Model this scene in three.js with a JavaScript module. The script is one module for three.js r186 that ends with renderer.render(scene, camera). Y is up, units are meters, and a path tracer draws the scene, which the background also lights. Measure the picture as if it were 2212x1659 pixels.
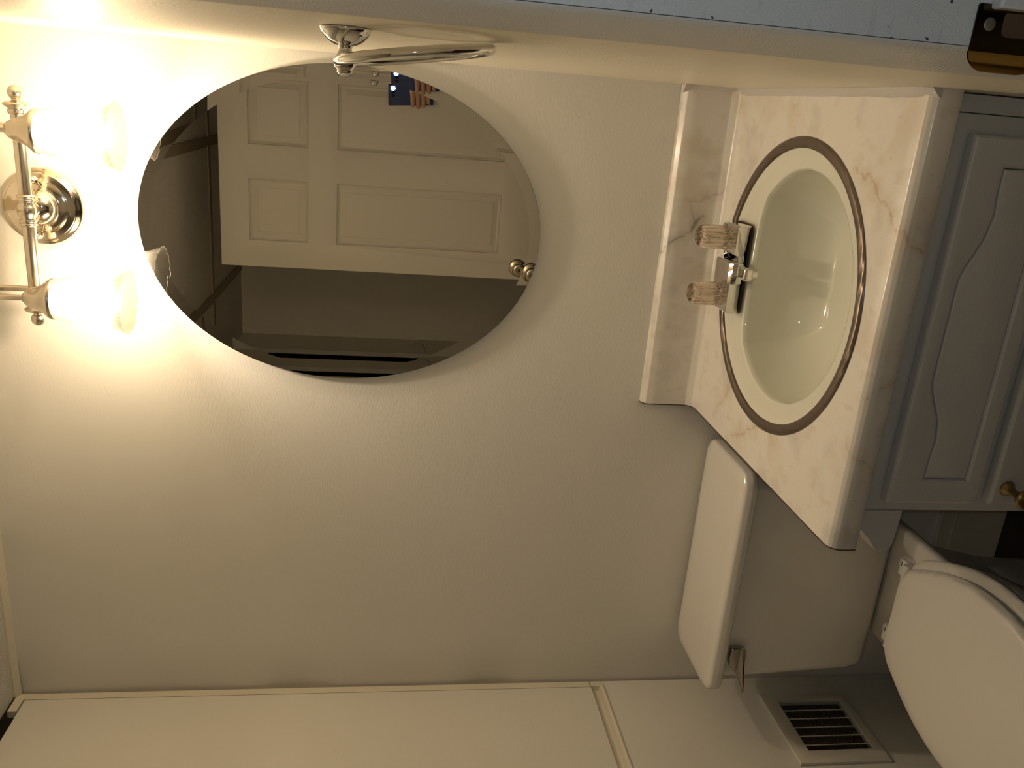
import * as THREE from 'three';
import { RoundedBoxGeometry } from 'three/addons/geometries/RoundedBoxGeometry.js';
import { mergeGeometries, mergeVertices, toCreasedNormals } from 'three/addons/utils/BufferGeometryUtils.js';
import { MarchingCubes } from 'three/addons/objects/MarchingCubes.js';
import { Brush, Evaluator, SUBTRACTION } from 'three-bvh-csg';
import { createNoise3D } from 'simplex-noise';

// ---------------------------------------------------------------- camera, lights, exposure
// x to the right along the mirror wall, y up, z out of the mirror wall into the room. The phone was held upright, so the frame lies on its side.
const scene = new THREE.Scene();
scene.background = new THREE.Color(0x000000);
const camera = new THREE.PerspectiveCamera(49.279, 2212 / 1659, 0.004, 20);
const CAM = new THREE.Vector3(0, 1.4, 1.54);
camera.position.copy(CAM);
const camRight = new THREE.Vector3(0.079111, -0.988044, 0.132326), camUp = new THREE.Vector3(0.944821, 0.031987, -0.326021), camBack = new THREE.Vector3(0.31789, 0.150816, 0.936056);
camera.quaternion.setFromRotationMatrix(new THREE.Matrix4().makeBasis(camRight, camUp, camBack));
scene.add(camera);

const renderer = new THREE.WebGLRenderer();
renderer.toneMapping = THREE.LinearToneMapping;
renderer.toneMappingExposure = 1.0;
renderer.shadowMap.enabled = true;

const LAMP_COLOR = new THREE.Color(1.0, 0.80, 0.57), LAMP_CD = 0.47;       // each of the two bulbs
const FLASH_COLOR = new THREE.Color(0.74, 0.90, 1.0), FLASH_CD = 0.185;    // the phone's torch
const LAMPS = [[-0.099, 1.868, 0.122], [-0.361, 1.868, 0.122]];

// ---------------------------------------------------------------- helpers
let seed = 7;
const rnd = () => { seed = (seed + 0x6d2b79f5) | 0; let t = Math.imul(seed ^ (seed >>> 15), 1 | seed); t = (t + Math.imul(t ^ (t >>> 7), 61 | t)) ^ t; return ((t ^ (t >>> 14)) >>> 0) / 4294967296; };
const noise = createNoise3D(rnd);
const fbm = (x, y, z = 0, o = 4) => { let s = 0, a = 0.5, f = 1; for (let i = 0; i < o; i++) { s += a * noise(x * f, y * f, z + i * 7.1); a *= 0.5; f *= 2.03; } return s; };
const lerp = (a, b, t) => a + (b - a) * t, clamp = (v, a = 0, b = 1) => Math.min(b, Math.max(a, v));
const smooth = (a, b, x) => { const t = clamp((x - a) / (b - a)); return t * t * (3 - 2 * t); };
const PI = Math.PI;

const used = {};
const numbered = (n) => { used[n] = (used[n] ?? -1) + 1; return used[n] ? n + '_' + String(used[n]).padStart(3, '0') : n; };
const bases = new Map();
function thing(name, label, category, at = [0, 0, 0], group) {
  const o = new THREE.Group(); o.name = numbered(name); o.position.set(...at); scene.add(o);
  o.userData = { label, category }; if (group) o.userData.group = group;
  bases.set(o, at); return o;
}
// geometry is written in world coordinates and moved into the frame of its thing
function part(parent, name, geo, mat, label) {
  const at = bases.get(parent) ?? [0, 0, 0];
  const g = Array.isArray(geo) ? merge(geo) : geo;
  if (!g.userData.moved) g.translate(-at[0], -at[1], -at[2]);
  const m = new THREE.Mesh(g, mat); m.name = name; m.castShadow = m.receiveShadow = true;
  if (label) m.userData.label = label;
  parent.add(m); bases.set(m, at); return m;
}
function solo(name, label, category, geo, mat, group) {
  const m = part(scene, numbered(name), geo, mat); m.userData = { label, category }; if (group) m.userData.group = group; return m;
}
function struct(name, geo, mat, label) {
  const m = part(scene, name, geo, mat); m.userData.kind = 'structure'; if (label) m.userData.label = label; return m;
}
function merge(list) {
  return mergeGeometries(list.map((g) => { g = g.index ? g.toNonIndexed() : g; for (const k of Object.keys(g.attributes)) if (!['position', 'normal', 'uv'].includes(k)) g.deleteAttribute(k); if (!g.attributes.uv) uvm(g); return g; }));
}
// uv in metres from the dominant axis of each face
function uvm(g) {
  if (g.index) { const n = g.toNonIndexed(); g.copy(n); g.index = null; }
  const p = g.attributes.position, n = g.attributes.normal, uv = new Float32Array(p.count * 2);
  for (let i = 0; i < p.count; i += 3) {
    let nx = 0, ny = 0, nz = 0;
    for (let k = 0; k < 3; k++) { nx += n.getX(i + k); ny += n.getY(i + k); nz += n.getZ(i + k); }
    nx = Math.abs(nx); ny = Math.abs(ny); nz = Math.abs(nz);
    for (let k = 0; k < 3; k++) {
      const x = p.getX(i + k), y = p.getY(i + k), z = p.getZ(i + k);
      const [u, v] = nz >= nx && nz >= ny ? [x, y] : ny >= nx ? [x, z] : [z, y];
      uv[(i + k) * 2] = u; uv[(i + k) * 2 + 1] = v;
    }
  }
  g.setAttribute('uv', new THREE.BufferAttribute(uv, 2)); return g;
}
const box = (x0, x1, y0, y1, z0, z1) => uvm(new THREE.BoxGeometry(x1 - x0, y1 - y0, z1 - z0).translate((x0 + x1) / 2, (y0 + y1) / 2, (z0 + z1) / 2));
const rbox = (x0, x1, y0, y1, z0, z1, r = 0.003, s = 3) => uvm(new RoundedBoxGeometry(x1 - x0, y1 - y0, z1 - z0, s, r).translate((x0 + x1) / 2, (y0 + y1) / 2, (z0 + z1) / 2));
const lathe = (pts, n = 48) => new THREE.LatheGeometry(pts.map(([r, y]) => new THREE.Vector2(r, y)), n);
const tube = (pts, r, n = 40, m = 12, closed = false) => new THREE.TubeGeometry(new THREE.CatmullRomCurve3(pts.map((p) => new THREE.Vector3(...p)), closed), n, r, m, closed);
const ball = (x, y, z, r, n = 24) => new THREE.SphereGeometry(r, n, n / 2).translate(x, y, z);
function shapeOf(pts) { const s = new THREE.Shape(); pts.forEach(([x, y], i) => (i ? s.lineTo(x, y) : s.moveTo(x, y))); s.closePath(); return s; }
function pathOf(pts) { const s = new THREE.Path(); pts.forEach(([x, y], i) => (i ? s.lineTo(x, y) : s.moveTo(x, y))); s.closePath(); return s; }
const rect = (x0, x1, y0, y1) => [[x0, y0], [x1, y0], [x1, y1], [x0, y1]];
const extrude = (shape, depth, bevel = 0, seg = 2, curve = 12) => new THREE.ExtrudeGeometry(shape, { depth, bevelEnabled: bevel > 0, bevelThickness: bevel, bevelSize: bevel, bevelOffset: -bevel, bevelSegments: seg, curveSegments: curve });
// rings of equal length joined into a smooth skin with capped ends
function loft(rings, crease = 0.7, caps = true) {
  const N = rings[0].length, pos = [], idx = [];
  rings.forEach((r) => r.forEach((p) => pos.push(...p)));
  for (let i = 0; i + 1 < rings.length; i++) for (let j = 0; j < N; j++) { const a = i * N + j, b = i * N + (j + 1) % N, c = a + N, d = b + N; idx.push(a, c, b, b, c, d); }
  if (caps) [0, rings.length - 1].forEach((i, k) => {
    const r = rings[i], c = r.reduce((s, p) => s.map((v, q) => v + p[q] / N), [0, 0, 0]); pos.push(...c); const m = pos.length / 3 - 1;
    for (let j = 0; j < N; j++) { const a = i * N + j, b = i * N + (j + 1) % N; k ? idx.push(a, m, b) : idx.push(a, b, m); }
  });
  const g = new THREE.BufferGeometry(); g.setAttribute('position', new THREE.Float32BufferAttribute(pos, 3)); g.setIndex(idx);
  const c = toCreasedNormals(g, crease); return uvm(c);
}
// rounded rectangle in plan, counter-clockwise seen from above
function rrect(y, cx, cz, hx, hz, r, n = 8) {
  const out = [];
  for (const [sx, sz, a0] of [[1, 1, 0], [-1, 1, PI / 2], [-1, -1, PI], [1, -1, 1.5 * PI]])
    for (let k = 0; k <= n; k++) { const a = a0 + (k / n) * PI / 2; out.push([cx + sx * (hx - r) + r * Math.cos(a), y, cz + sz * (hz - r) + r * Math.sin(a)]); }
  return out.reverse();
}

// ---------------------------------------------------------------- textures
function dataTex(w, h, f, srgb, wrap = true) {
  const d = new Uint8Array(w * h * 4);
  for (let y = 0; y < h; y++) for (let x = 0; x < w; x++) { const c = f(x / w, y / h), i = (y * w + x) * 4; for (let k = 0; k < 3; k++) d[i + k] = Math.round(clamp(Array.isArray(c) ? c[k] : c) * 255); d[i + 3] = 255; }
  const t = new THREE.DataTexture(d, w, h); t.magFilter = THREE.LinearFilter; t.minFilter = THREE.LinearFilter;
  if (wrap) t.wrapS = t.wrapT = THREE.RepeatWrapping; if (srgb) t.colorSpace = THREE.SRGBColorSpace; t.needsUpdate = true; return t;
}
const tiled = (t, metres) => { const c = t.clone(); c.repeat.set(1 / metres, 1 / metres); c.needsUpdate = true; return c; };
// periodic noise for tiling
const per = (u, v, f, z = 0) => { const a = u * 2 * PI, b = v * 2 * PI, R = f / (2 * PI); return noise(Math.cos(a) * R + 3 * Math.cos(b) * R, Math.sin(a) * R + 3 * Math.sin(b) * R, z + Math.cos(b) * R * 0.7); };
const orangePeel = dataTex(512, 512, (u, v) => { const n = 0.5 + 0.22 * per(u, v, 26, 1) + 0.16 * per(u, v, 52, 5) + 0.1 * per(u, v, 110, 9); return n; });
const stipple = dataTex(512, 512, (u, v) => { const n = per(u, v, 50, 2) * 0.6 + per(u, v, 100, 4) * 0.4; return smooth(-0.2, 0.5, n); });
const fine = dataTex(256, 256, (u, v) => 0.5 + 0.3 * per(u, v, 30, 3) + 0.2 * per(u, v, 60, 6));

// cultured-marble laminate of the worktop, u = x, v = distance along the profile, 0.8 m square
const VEINS = [
  [[-0.515, 0.14], [-0.481, 0.164], [-0.455, 0.175]], [[-0.535, 0.226], [-0.508, 0.267], [-0.475, 0.316]], [[-0.045, 0.465], [-0.074, 0.526], [-0.098, 0.562], [-0.111, 0.592], [-0.135, 0.625]],
  [[-0.25, -0.1], [-0.231, -0.084], [-0.219, -0.063], [-0.206, -0.038], [-0.17, -0.02]], [[-0.40, 0.575], [-0.415, 0.61], [-0.44, 0.64]], [[-0.12, 0.03], [-0.15, -0.05], [-0.19, -0.03]], [[-0.33, 0.59], [-0.29, 0.66]],
];
const VW = [0.8, 0.8, 1.1, 1.2, 0.7, 0.5, 0.6];
const segDist = (x, y, a, b) => { const dx = b[0] - a[0], dy = b[1] - a[1], t = clamp(((x - a[0]) * dx + (y - a[1]) * dy) / (dx * dx + dy * dy)); return Math.hypot(x - a[0] - t * dx, y - a[1] - t * dy); };
const marble = dataTex(1024, 1024, (u, v) => {
  const x = -0.62 + u * 0.8, s = -0.12 + v * 0.8;
  const jx = x + 0.012 * fbm(x * 18, s * 18, 3), js = s + 0.012 * fbm(x * 18, s * 18, 8);
  const cloud = smooth(0.0, 0.5, fbm(x * 7, s * 7, 1)), blot = smooth(0.18, 0.55, fbm(x * 22, s * 16, 20)), grey = smooth(0.1, 0.6, fbm(x * 9 + 4, s * 9, 40));
  let c = [0.905, 0.885, 0.85];
  const mix = (to, t) => { c = c.map((q, k) => lerp(q, to[k], t)); };
  mix([0.865, 0.82, 0.755], cloud * 0.75); mix([0.80, 0.785, 0.76], grey * 0.55); mix([0.77, 0.70, 0.61], blot * 0.22);
  VEINS.forEach((p, k) => { let d = 1; for (let i = 0; i + 1 < p.length; i++) d = Math.min(d, segDist(jx, js, p[i], p[i + 1])); const w = 0.5 + 0.5 * fbm(x * 40, s * 40, k); mix(k === 3 || k === 5 ? [0.47, 0.43, 0.38] : [0.70, 0.585, 0.43], VW[k] * (0.5 * smooth(0.0035, 0.0004, d) * w + 0.3 * smooth(0.02, 0.001, d) * w)); });
  const speck = noise(x * 190, s * 190, 60); if (speck > 0.93) mix([0.45, 0.38, 0.3], 0.35);
  return c;
}, true, false);
const filterFelt = dataTex(256, 256, (u, v) => { const n = per(u, v, 60, 11) * 0.6 + per(u, v, 25, 4) * 0.5; return n > 0.12 ? [0.50, 0.46, 0.36] : n > -0.2 ? [0.36, 0.33, 0.25] : [0.12, 0.10, 0.08]; }, true);
const chips = dataTex(512, 2048, (u, v) => { const n = noise(u * 30, v * 150, 3), m = noise(u * 9, v * 30, 9), q = noise(u * 4, v * 90, 21); return n > 0.84 && m > 0.35 ? [0.25, 0.23, 0.21] : q > 0.7 ? [0.84, 0.84, 0.83] : [0.87, 0.87, 0.86]; }, true);

// ---------------------------------------------------------------- materials
const std = (o) => new THREE.MeshStandardMaterial(o), phys = (o) => new THREE.MeshPhysicalMaterial(o);
const lin = (r, g, b) => new THREE.Color().setRGB(r, g, b);
const M = {
  wall: std({ color: lin(0.87, 0.845, 0.78), roughness: 0.5, bumpMap: tiled(orangePeel, 0.33), bumpScale: 0.00022 }),
  wallWarmLit: std({ color: lin(0.86, 0.80, 0.645), roughness: 0.42, bumpMap: tiled(orangePeel, 0.4), bumpScale: 0.0003 }),  // yellow tint paints in the warm grazing light on this wall
  panel: std({ color: lin(0.78, 0.755, 0.685), roughness: 0.45, bumpMap: tiled(orangePeel, 0.5), bumpScale: 0.0002 }),
  trim: std({ color: lin(0.78, 0.73, 0.6), roughness: 0.4 }),
  ceiling: std({ color: lin(0.88, 0.855, 0.79), roughness: 0.9, bumpMap: tiled(stipple, 0.22), bumpScale: 0.0018 }),
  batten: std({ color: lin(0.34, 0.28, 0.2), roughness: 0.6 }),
  paintWhite: std({ color: lin(0.72, 0.72, 0.70), roughness: 0.38, bumpMap: tiled(fine, 0.12), bumpScale: 0.0003 }),
  jamb: std({ color: 0xffffff, map: chips, roughness: 0.4, bumpMap: tiled(fine, 0.12), bumpScale: 0.0003 }),
  door: std({ color: lin(0.82, 0.795, 0.73), roughness: 0.45 }),
  dark: std({ color: lin(0.03, 0.024, 0.018), roughness: 0.95 }),
  floor: std({ color: lin(0.045, 0.028, 0.02), roughness: 0.55, bumpMap: tiled(fine, 0.2), bumpScale: 0.00022 }),
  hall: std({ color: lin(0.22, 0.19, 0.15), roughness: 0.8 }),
  mirror: std({ color: lin(0.83, 0.815, 0.78), roughness: 0.0, metalness: 1 }),
  mirrorEdge: std({ color: lin(0.22, 0.25, 0.2), roughness: 0.3 }),
  nickel: std({ color: lin(0.70, 0.63, 0.52), roughness: 0.24, metalness: 1 }),
  nickelBright: std({ color: lin(0.76, 0.69, 0.58), roughness: 0.12, metalness: 1 }),
  chrome: std({ color: lin(0.82, 0.81, 0.79), roughness: 0.06, metalness: 1 }),
  steelRing: std({ color: lin(0.24, 0.195, 0.165), roughness: 0.36, metalness: 1 }),
  brass: std({ color: lin(0.42, 0.27, 0.08), roughness: 0.22, metalness: 1 }),
  brassDarkHall: std({ color: lin(0.085, 0.06, 0.035), roughness: 0.14, metalness: 1 }),  // brass with the reflection of the dark hall put into its colour
  knobBrass: std({ color: lin(0.30, 0.22, 0.09), roughness: 0.3, metalness: 1 }),
  shade: phys({ color: lin(0.68, 0.665, 0.63), roughness: 0.22, transmission: 1, thickness: 0, ior: 1.5 }),
  acrylic: phys({ color: lin(0.97, 0.93, 0.88), roughness: 0.03, transmission: 1, thickness: 0.02, ior: 1.45, attenuationColor: lin(0.80, 0.70, 0.60), attenuationDistance: 0.06 }),
  bulb: std({ color: 0xffffff, emissive: lin(1.0, 0.86, 0.66), emissiveIntensity: 9, roughness: 0.4 }),
  marble: phys({ color: 0xffffff, map: marble, roughness: 0.3, clearcoat: 0.25, clearcoatRoughness: 0.12 }),
  laminateEdge: std({ color: lin(0.05, 0.035, 0.02), roughness: 0.5 }),
  caulk: std({ color: lin(0.80, 0.76, 0.70), roughness: 0.5, bumpMap: tiled(fine, 0.03), bumpScale: 0.001 }),
  china: phys({ color: lin(0.74, 0.74, 0.635), roughness: 0.05 }),
  porcelain: phys({ color: lin(0.77, 0.74, 0.68), roughness: 0.2, clearcoat: 0.5, clearcoatRoughness: 0.08 }),
  seat: std({ color: lin(0.80, 0.77, 0.70), roughness: 0.32 }),
  cabinet: std({ color: lin(0.62, 0.615, 0.60), roughness: 0.42, bumpMap: tiled(fine, 0.1), bumpScale: 0.00025 }),
  rawWood: std({ color: lin(0.42, 0.32, 0.21), roughness: 0.7 }),
  vent: std({ color: lin(0.72, 0.69, 0.61), roughness: 0.45 }),
  felt: std({ color: 0xffffff, map: tiled(filterFelt, 0.12), roughness: 0.95, bumpMap: tiled(filterFelt, 0.12), bumpScale: 0.002 }),
  woodHole: std({ color: lin(0.11, 0.065, 0.035), roughness: 0.9 }),
  screw: std({ color: lin(0.42, 0.42, 0.38), roughness: 0.5, metalness: 1 }),
  lever: std({ color: lin(0.40, 0.37, 0.32), roughness: 0.12, metalness: 1 }),
  rust: std({ color: lin(0.30, 0.17, 0.05), roughness: 0.9 }),
  shadowBlack: std({ color: lin(0.012, 0.011, 0.010), roughness: 0.6 }),
  phone: phys({ color: lin(0.012, 0.045, 0.18), roughness: 0.12, clearcoat: 1, clearcoatRoughness: 0.05 }),
  phoneGlass: std({ color: lin(0.01, 0.01, 0.012), roughness: 0.05 }),
  flash: std({ color: 0xffffff, emissive: lin(0.86, 0.94, 1.0), emissiveIntensity: 60 }),
  skin: std({ color: lin(0.55, 0.33, 0.24), roughness: 0.55 }),
  sleeve: std({ color: lin(0.05, 0.055, 0.07), roughness: 0.9 }),
};

// ---------------------------------------------------------------- the room
const XL = -1.232, XR = 0.055, YC = 2.13, ZF = 2.79;
// back wall: wallboard face, not quite flat; dips at the left corner are shaped to shade it darker
{
  const nx = 150, ny = 240, x0 = XL - 0.05, x1 = XR + 0.05, y0 = 0, y1 = YC + 0.03, g = new THREE.PlaneGeometry(x1 - x0, y1 - y0, nx, ny); g.translate((x0 + x1) / 2, (y0 + y1) / 2, 0);
  const p = g.attributes.position, uv = g.attributes.uv;
  for (let i = 0; i < p.count; i++) {
    const x = p.getX(i), y = p.getY(i), d = x - XL, e = XR - x;
    let z = 0.0004 * fbm(x * 3, y * 3, 5, 3);
    const shadeDip = 1 + 1.1 * Math.exp(-(((y - 1.56) / 0.06) ** 2)) + 1.3 * Math.exp(-(((y - 1.14) / 0.05) ** 2)) + 0.5 * Math.exp(-(((y - 1.86) / 0.12) ** 2));
    z -= 0.0064 * shadeDip * Math.exp(-((Math.max(d, 0) / 0.060) ** 2));
    z -= 0.001 * Math.exp(-((Math.max(e, 0) / 0.04) ** 2));
    p.setZ(i, Math.min(z, 0.0006)); uv.setXY(i, x, y);
  }
  g.computeVertexNormals();
  struct('wall_back', [g, box(x0, x1, y0, y1, -0.1, -0.012)], M.wall, 'cream painted wall that carries the oval mirror and the lamp');
}
// right wall up to the doorway, the strip over the door, and the stretch beyond it
struct('wall_right', [box(XR, 0.155, 0, YC, -0.1, 1.002), box(XR, 0.155, 2.03, YC, 1.002, 1.74), box(XR, 0.155, 0, YC, 1.74, ZF + 0.1)], M.wallWarmLit, 'cream wall on the right, tinted yellow for its warm grazing light, with the towel ring and the doorway');
{
  // left wall: dark backing, upper panel, lower panel with an opening behind the vent
  const w = struct('wall_left', [box(-1.40, -1.275, 0, 2.09, 0.0, 1.6), box(-1.45, -1.40, 0, 2.35, -0.1, 1.52), box(-1.45, XL, 2.3, 2.35, -0.1, 1.6), box(-1.45, XL - 0.01, 0, 2.35, -0.1, 0.0)], M.rawWood, 'left wall of painted sheets with a vent low down');
  part(w, 'panel', [rbox(-1.247, XL + 0.001, 0.917, 2.104, 0.0195, 1.52, 0.0012, 2)], M.panel);
  const s = shapeOf(rect(-1.52, 0, 0, 0.886)); s.holes.push(pathOf(rect(-0.255, -0.079, 0.348, 0.509)));
  const g = uvm(extrude(s, 0.015).rotateY(PI / 2)); g.translate(-1.247, 0, 0);   // shape x is -z
  part(w, 'panel', g, M.panel);
  part(w, 'panel', box(-1.253, XL, 0, YC, 2.53, ZF + 0.1), M.panel);
  part(w, 'back_panel', box(-1.275, -1.262, 0.886, 2.104, 0.0, 1.52), M.trim);
}
// far end and door side, seen only in the mirror
struct('wall_front', box(-1.253, XR + 0.1, 0, YC, ZF, ZF + 0.1), M.wall, 'cream wall at the far end, seen in the mirror');
struct('ceiling', [box(XL - 0.003, 0.2, YC, YC + 0.05, 0.0, ZF + 0.1)], M.ceiling, 'stippled off-white ceiling, a sliver of it in the corner');
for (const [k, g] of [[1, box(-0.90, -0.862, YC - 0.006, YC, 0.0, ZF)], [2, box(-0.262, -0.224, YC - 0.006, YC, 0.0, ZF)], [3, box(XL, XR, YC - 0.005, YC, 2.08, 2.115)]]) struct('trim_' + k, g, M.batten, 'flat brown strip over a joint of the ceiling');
struct('floor', box(-1.45, 1.25, -0.05, 0, -0.1, ZF + 0.1), M.floor, 'dark brown floor in the gap between cabinet and toilet');
struct('baseboard_back', merge([rbox(XL, -0.50, 0, 0.126, 0, 0.013, 0.002), rbox(XL, -0.50, 0.124, 0.157, 0, 0.010, 0.004)]), M.trim, 'cream baseboard along the back wall behind the toilet');
// corner strip, cove under the ceiling and the moulding across the left wall
struct('trim_4', [box(-1.247, XL, 0.917, 2.108, 0.0, 0.0175)], M.trim, 'narrow strip in the left corner');
struct('trim_5', [extrude(shapeOf([[0, 0], [0.011, 0.0], [0.010, -0.004], [0.004, -0.010], [0, -0.013]]), XR - XL).rotateY(PI / 2).scale(-1, 1, 1).scale(1, 1, -1)].map(() => {
  const g = new THREE.ExtrudeGeometry(shapeOf([[0, 0], [0.010, 0], [0.0095, -0.004], [0.004, -0.010], [0, -0.013]]), { depth: XR - XL, bevelEnabled: false });
  // shape x -> z, shape y -> y, depth -> x
  const p = g.attributes.position; for (let i = 0; i < p.count; i++) { const a = p.getX(i), b = p.getY(i), c = p.getZ(i); p.setXYZ(i, XL + c, YC + b, a); }
  const q = toCreasedNormals(flip(g), 0.5); return uvm(q);
}), M.trim, 'thin strip where the back wall meets the ceiling');
struct('trim_6', [box(-1.247, XL, 2.108, 2.125, 0.0, 0.052)], M.trim, 'short top piece of the left corner strip');
{
  const prof = [[0, 0.887], [0.003, 0.8875], [0.0045, 0.891], [0.003, 0.895], [0.0, 0.8965], [-0.012, 0.8985], [-0.014, 0.917], [-0.02, 0.917], [-0.02, 0.887]];
  const g = new THREE.ExtrudeGeometry(shapeOf(prof), { depth: 1.5, bevelEnabled: false }); g.translate(XL, 0, 0.016);
  struct('trim_7', [uvm(toCreasedNormals(g, 0.5)), box(-1.25, XL, 0.886, 0.918, 0, 0.0155)], M.trim, 'moulding across the left wall between upper and lower sheet');
}
function flip(g) { g = g.index ? g.toNonIndexed() : g; const p = g.attributes.position; for (let i = 0; i < p.count; i += 3) { const a = [p.getX(i), p.getY(i), p.getZ(i)], b = [p.getX(i + 1), p.getY(i + 1), p.getZ(i + 1)]; p.setXYZ(i, ...b); p.setXYZ(i + 1, ...a); } g.computeVertexNormals(); return g; }

// doorway: jamb, casing, stop, the open six-panel door and the dark hall
{
  const casing = (mirrorZ) => {
    const pr = [[0, 0], [-0.0085, 0.0], [-0.0105, 0.002], [-0.0108, 0.005], [-0.0085, 0.020], [-0.0062, 0.038], [-0.0044, 0.054], [-0.0026, 0.0690], [-0.0020, 0.0720], [-0.0008, 0.0742], [0.0004, 0.0750], [0.0004, 0.002]];   // x from the wall, z from the outer edge
    const g = new THREE.ExtrudeGeometry(shapeOf(pr), { depth: 2.09, bevelEnabled: false });
    const p = g.attributes.position; for (let i = 0; i < p.count; i++) { const a = p.getX(i), b = p.getY(i), c = p.getZ(i); p.setXYZ(i, XR + a, c, mirrorZ ? 1.735 + 0.068 - b : 0.945 + b); }
    if (!mirrorZ) return uvm(toCreasedNormals(g.computeVertexNormals() ?? g, 0.6));
    return uvm(toCreasedNormals(flip(g), 0.6));
  };
  const jamb = struct('trim_8', [casing(false)], M.paintWhite, 'white painted casing and jamb of the doorway, cut off by the frame');
  const jg = box(XR + 0.0009, 0.157, 0, 2.03, 1.002, 1.02), uv = jg.attributes.uv; for (let i = 0; i < uv.count; i++) uv.setXY(i, uv.getX(i) * 4, uv.getY(i) * 1.0);
  part(jamb, 'jamb_board', jg, M.jamb);
  part(jamb, 'door_stop', rbox(0.0775, 0.092, 0, 1.0385, 1.02, 1.031, 0.002), M.paintWhite);
  part(jamb, 'paint_drip', ball(0, 0, 0, 0.004, 12).scale(0.8, 1.5, 1).translate(0.0475, 1.255, 0.944), M.trim);
  struct('trim_9', [casing(true), box(XR + 0.001, 0.157, 0, 2.03, 1.72, 1.74), box(XR + 0.001, 0.157, 2.015, 2.03, 1.02, 1.72)], M.paintWhite, 'casing and jamb on the hinge side of the doorway');
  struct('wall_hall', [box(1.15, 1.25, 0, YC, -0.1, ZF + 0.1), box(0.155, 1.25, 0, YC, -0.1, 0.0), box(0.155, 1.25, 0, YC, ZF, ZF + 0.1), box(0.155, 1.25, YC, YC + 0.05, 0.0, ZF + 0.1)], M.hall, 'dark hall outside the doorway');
}
{
  // the open door stands parallel to the mirror wall behind the camera and shows in the mirror
  const z = 1.665, x0 = -0.652, x1 = 0.093;
  const d = struct('door_1', box(x0, x1, 0.012, 2.008, z + 0.009, z + 0.035), M.door, 'white six-panel door standing open, seen in the mirror');
  const s = shapeOf(rect(x0, x1, 0.012, 2.008));
  const cols = [[-0.553, -0.332], [-0.211, 0.012]], rows = [[1.697, 1.905], [0.985, 1.592], [0.22, 0.86]];
  for (const [a, b] of cols) for (const [c, e] of rows) s.holes.push(pathOf(rect(a, b, c, e)));
  const f = extrude(s, 0.006, 0.003, 2); f.translate(0, 0, -0.003); f.rotateY(PI);           // faces -z
  const p = f.attributes.position; for (let i = 0; i < p.count; i++) p.setX(i, -p.getX(i));
  const g = uvm(toCreasedNormals(flip(f), 0.4)); g.translate(0, 0, z + 0.006);
  part(d, 'stile_and_rail_frame', g, M.door);
  for (const [a, b] of cols) for (const [c, e] of rows) {
    // moulded step, then a sloping field and a raised centre
    const st = (i, zz) => rect(a + i, b - i, c + i, e - i).map(([x, y]) => [x, y, z + zz]);
    part(d, 'panel', loft([st(0.0, 0.0095), st(0.0, 0.007), st(0.004, 0.0045), st(0.008, 0.0075), st(0.012, 0.0085), st(0.030, 0.0052), st(0.031, 0.0036)].map((r) => r.reverse()), 0.25), M.door);
  }
  const kx = -0.604, ky = 0.905;
  const turn = (gg) => gg.rotateX(-PI / 2).translate(kx, ky, z);
  const k = part(d, 'door_handle', merge([turn(lathe([[0, 0], [0.034, 0], [0.034, 0.003], [0.030, 0.007], [0.02, 0.010], [0.0135, 0.012], [0.0125, 0.026], [0.018, 0.032], [0.0265, 0.042], [0.0275, 0.050], [0.024, 0.057], [0.014, 0.060], [0.013, 0.058], [0, 0.058]]))]), M.nickel, 'satin nickel door knob');
  part(k, 'lock_pin', turn(lathe([[0, 0.058], [0.004, 0.058], [0.004, 0.061], [0, 0.0615]], 16)), M.dark);
}
{
  // closet in the left wall beyond the door's edge: lit trim, dark gap, sliding panel
  const d = struct('door_2', rbox(-1.262, XL - 0.001, 0.02, 2.06, 1.53, 2.392, 0.003), M.panel, 'flat closet panel on the left, seen in the mirror');
  struct('trim_10', [box(-1.2532, XL + 0.0005, 0, YC, 2.5285, 2.5302), box(-1.29, XL, 2.065, YC, 1.53, 2.5285)], M.paintWhite, 'light edge of the closet opening, seen in the mirror');
  struct('wall_added_room', [box(-2.8, -2.7, 0, 2.2, 1.4, 6.4), box(-2.8, -1.25, 0, 2.2, 6.3, 6.4), box(-1.2534, -1.2, 0, 2.2, ZF + 0.1, 6.4), box(-2.8, -1.45, 0, 2.2, 1.4, 1.52), box(-2.8, XL, 2.14, 2.2, 1.5, 6.4), box(-2.8, -1.45, -0.05, 0, 1.4, 6.4)], M.wall, 'added deep room that keeps the closet gap dark');  // added room, made deep only so the gap stays dark
}
solo('wall_hook', 'thin curved metal hook high on the left wall, seen in the mirror', 'hook', [tube([[-1.232, 1.20, 2.57], [-1.21, 1.205, 2.57], [-1.19, 1.225, 2.57], [-1.185, 1.26, 2.57], [-1.20, 1.29, 2.575]], 0.003, 24, 8), new THREE.CylinderGeometry(0.009, 0.009, 0.004, 16).rotateZ(PI / 2).translate(-1.23, 1.20, 2.57)], M.nickel);

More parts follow.
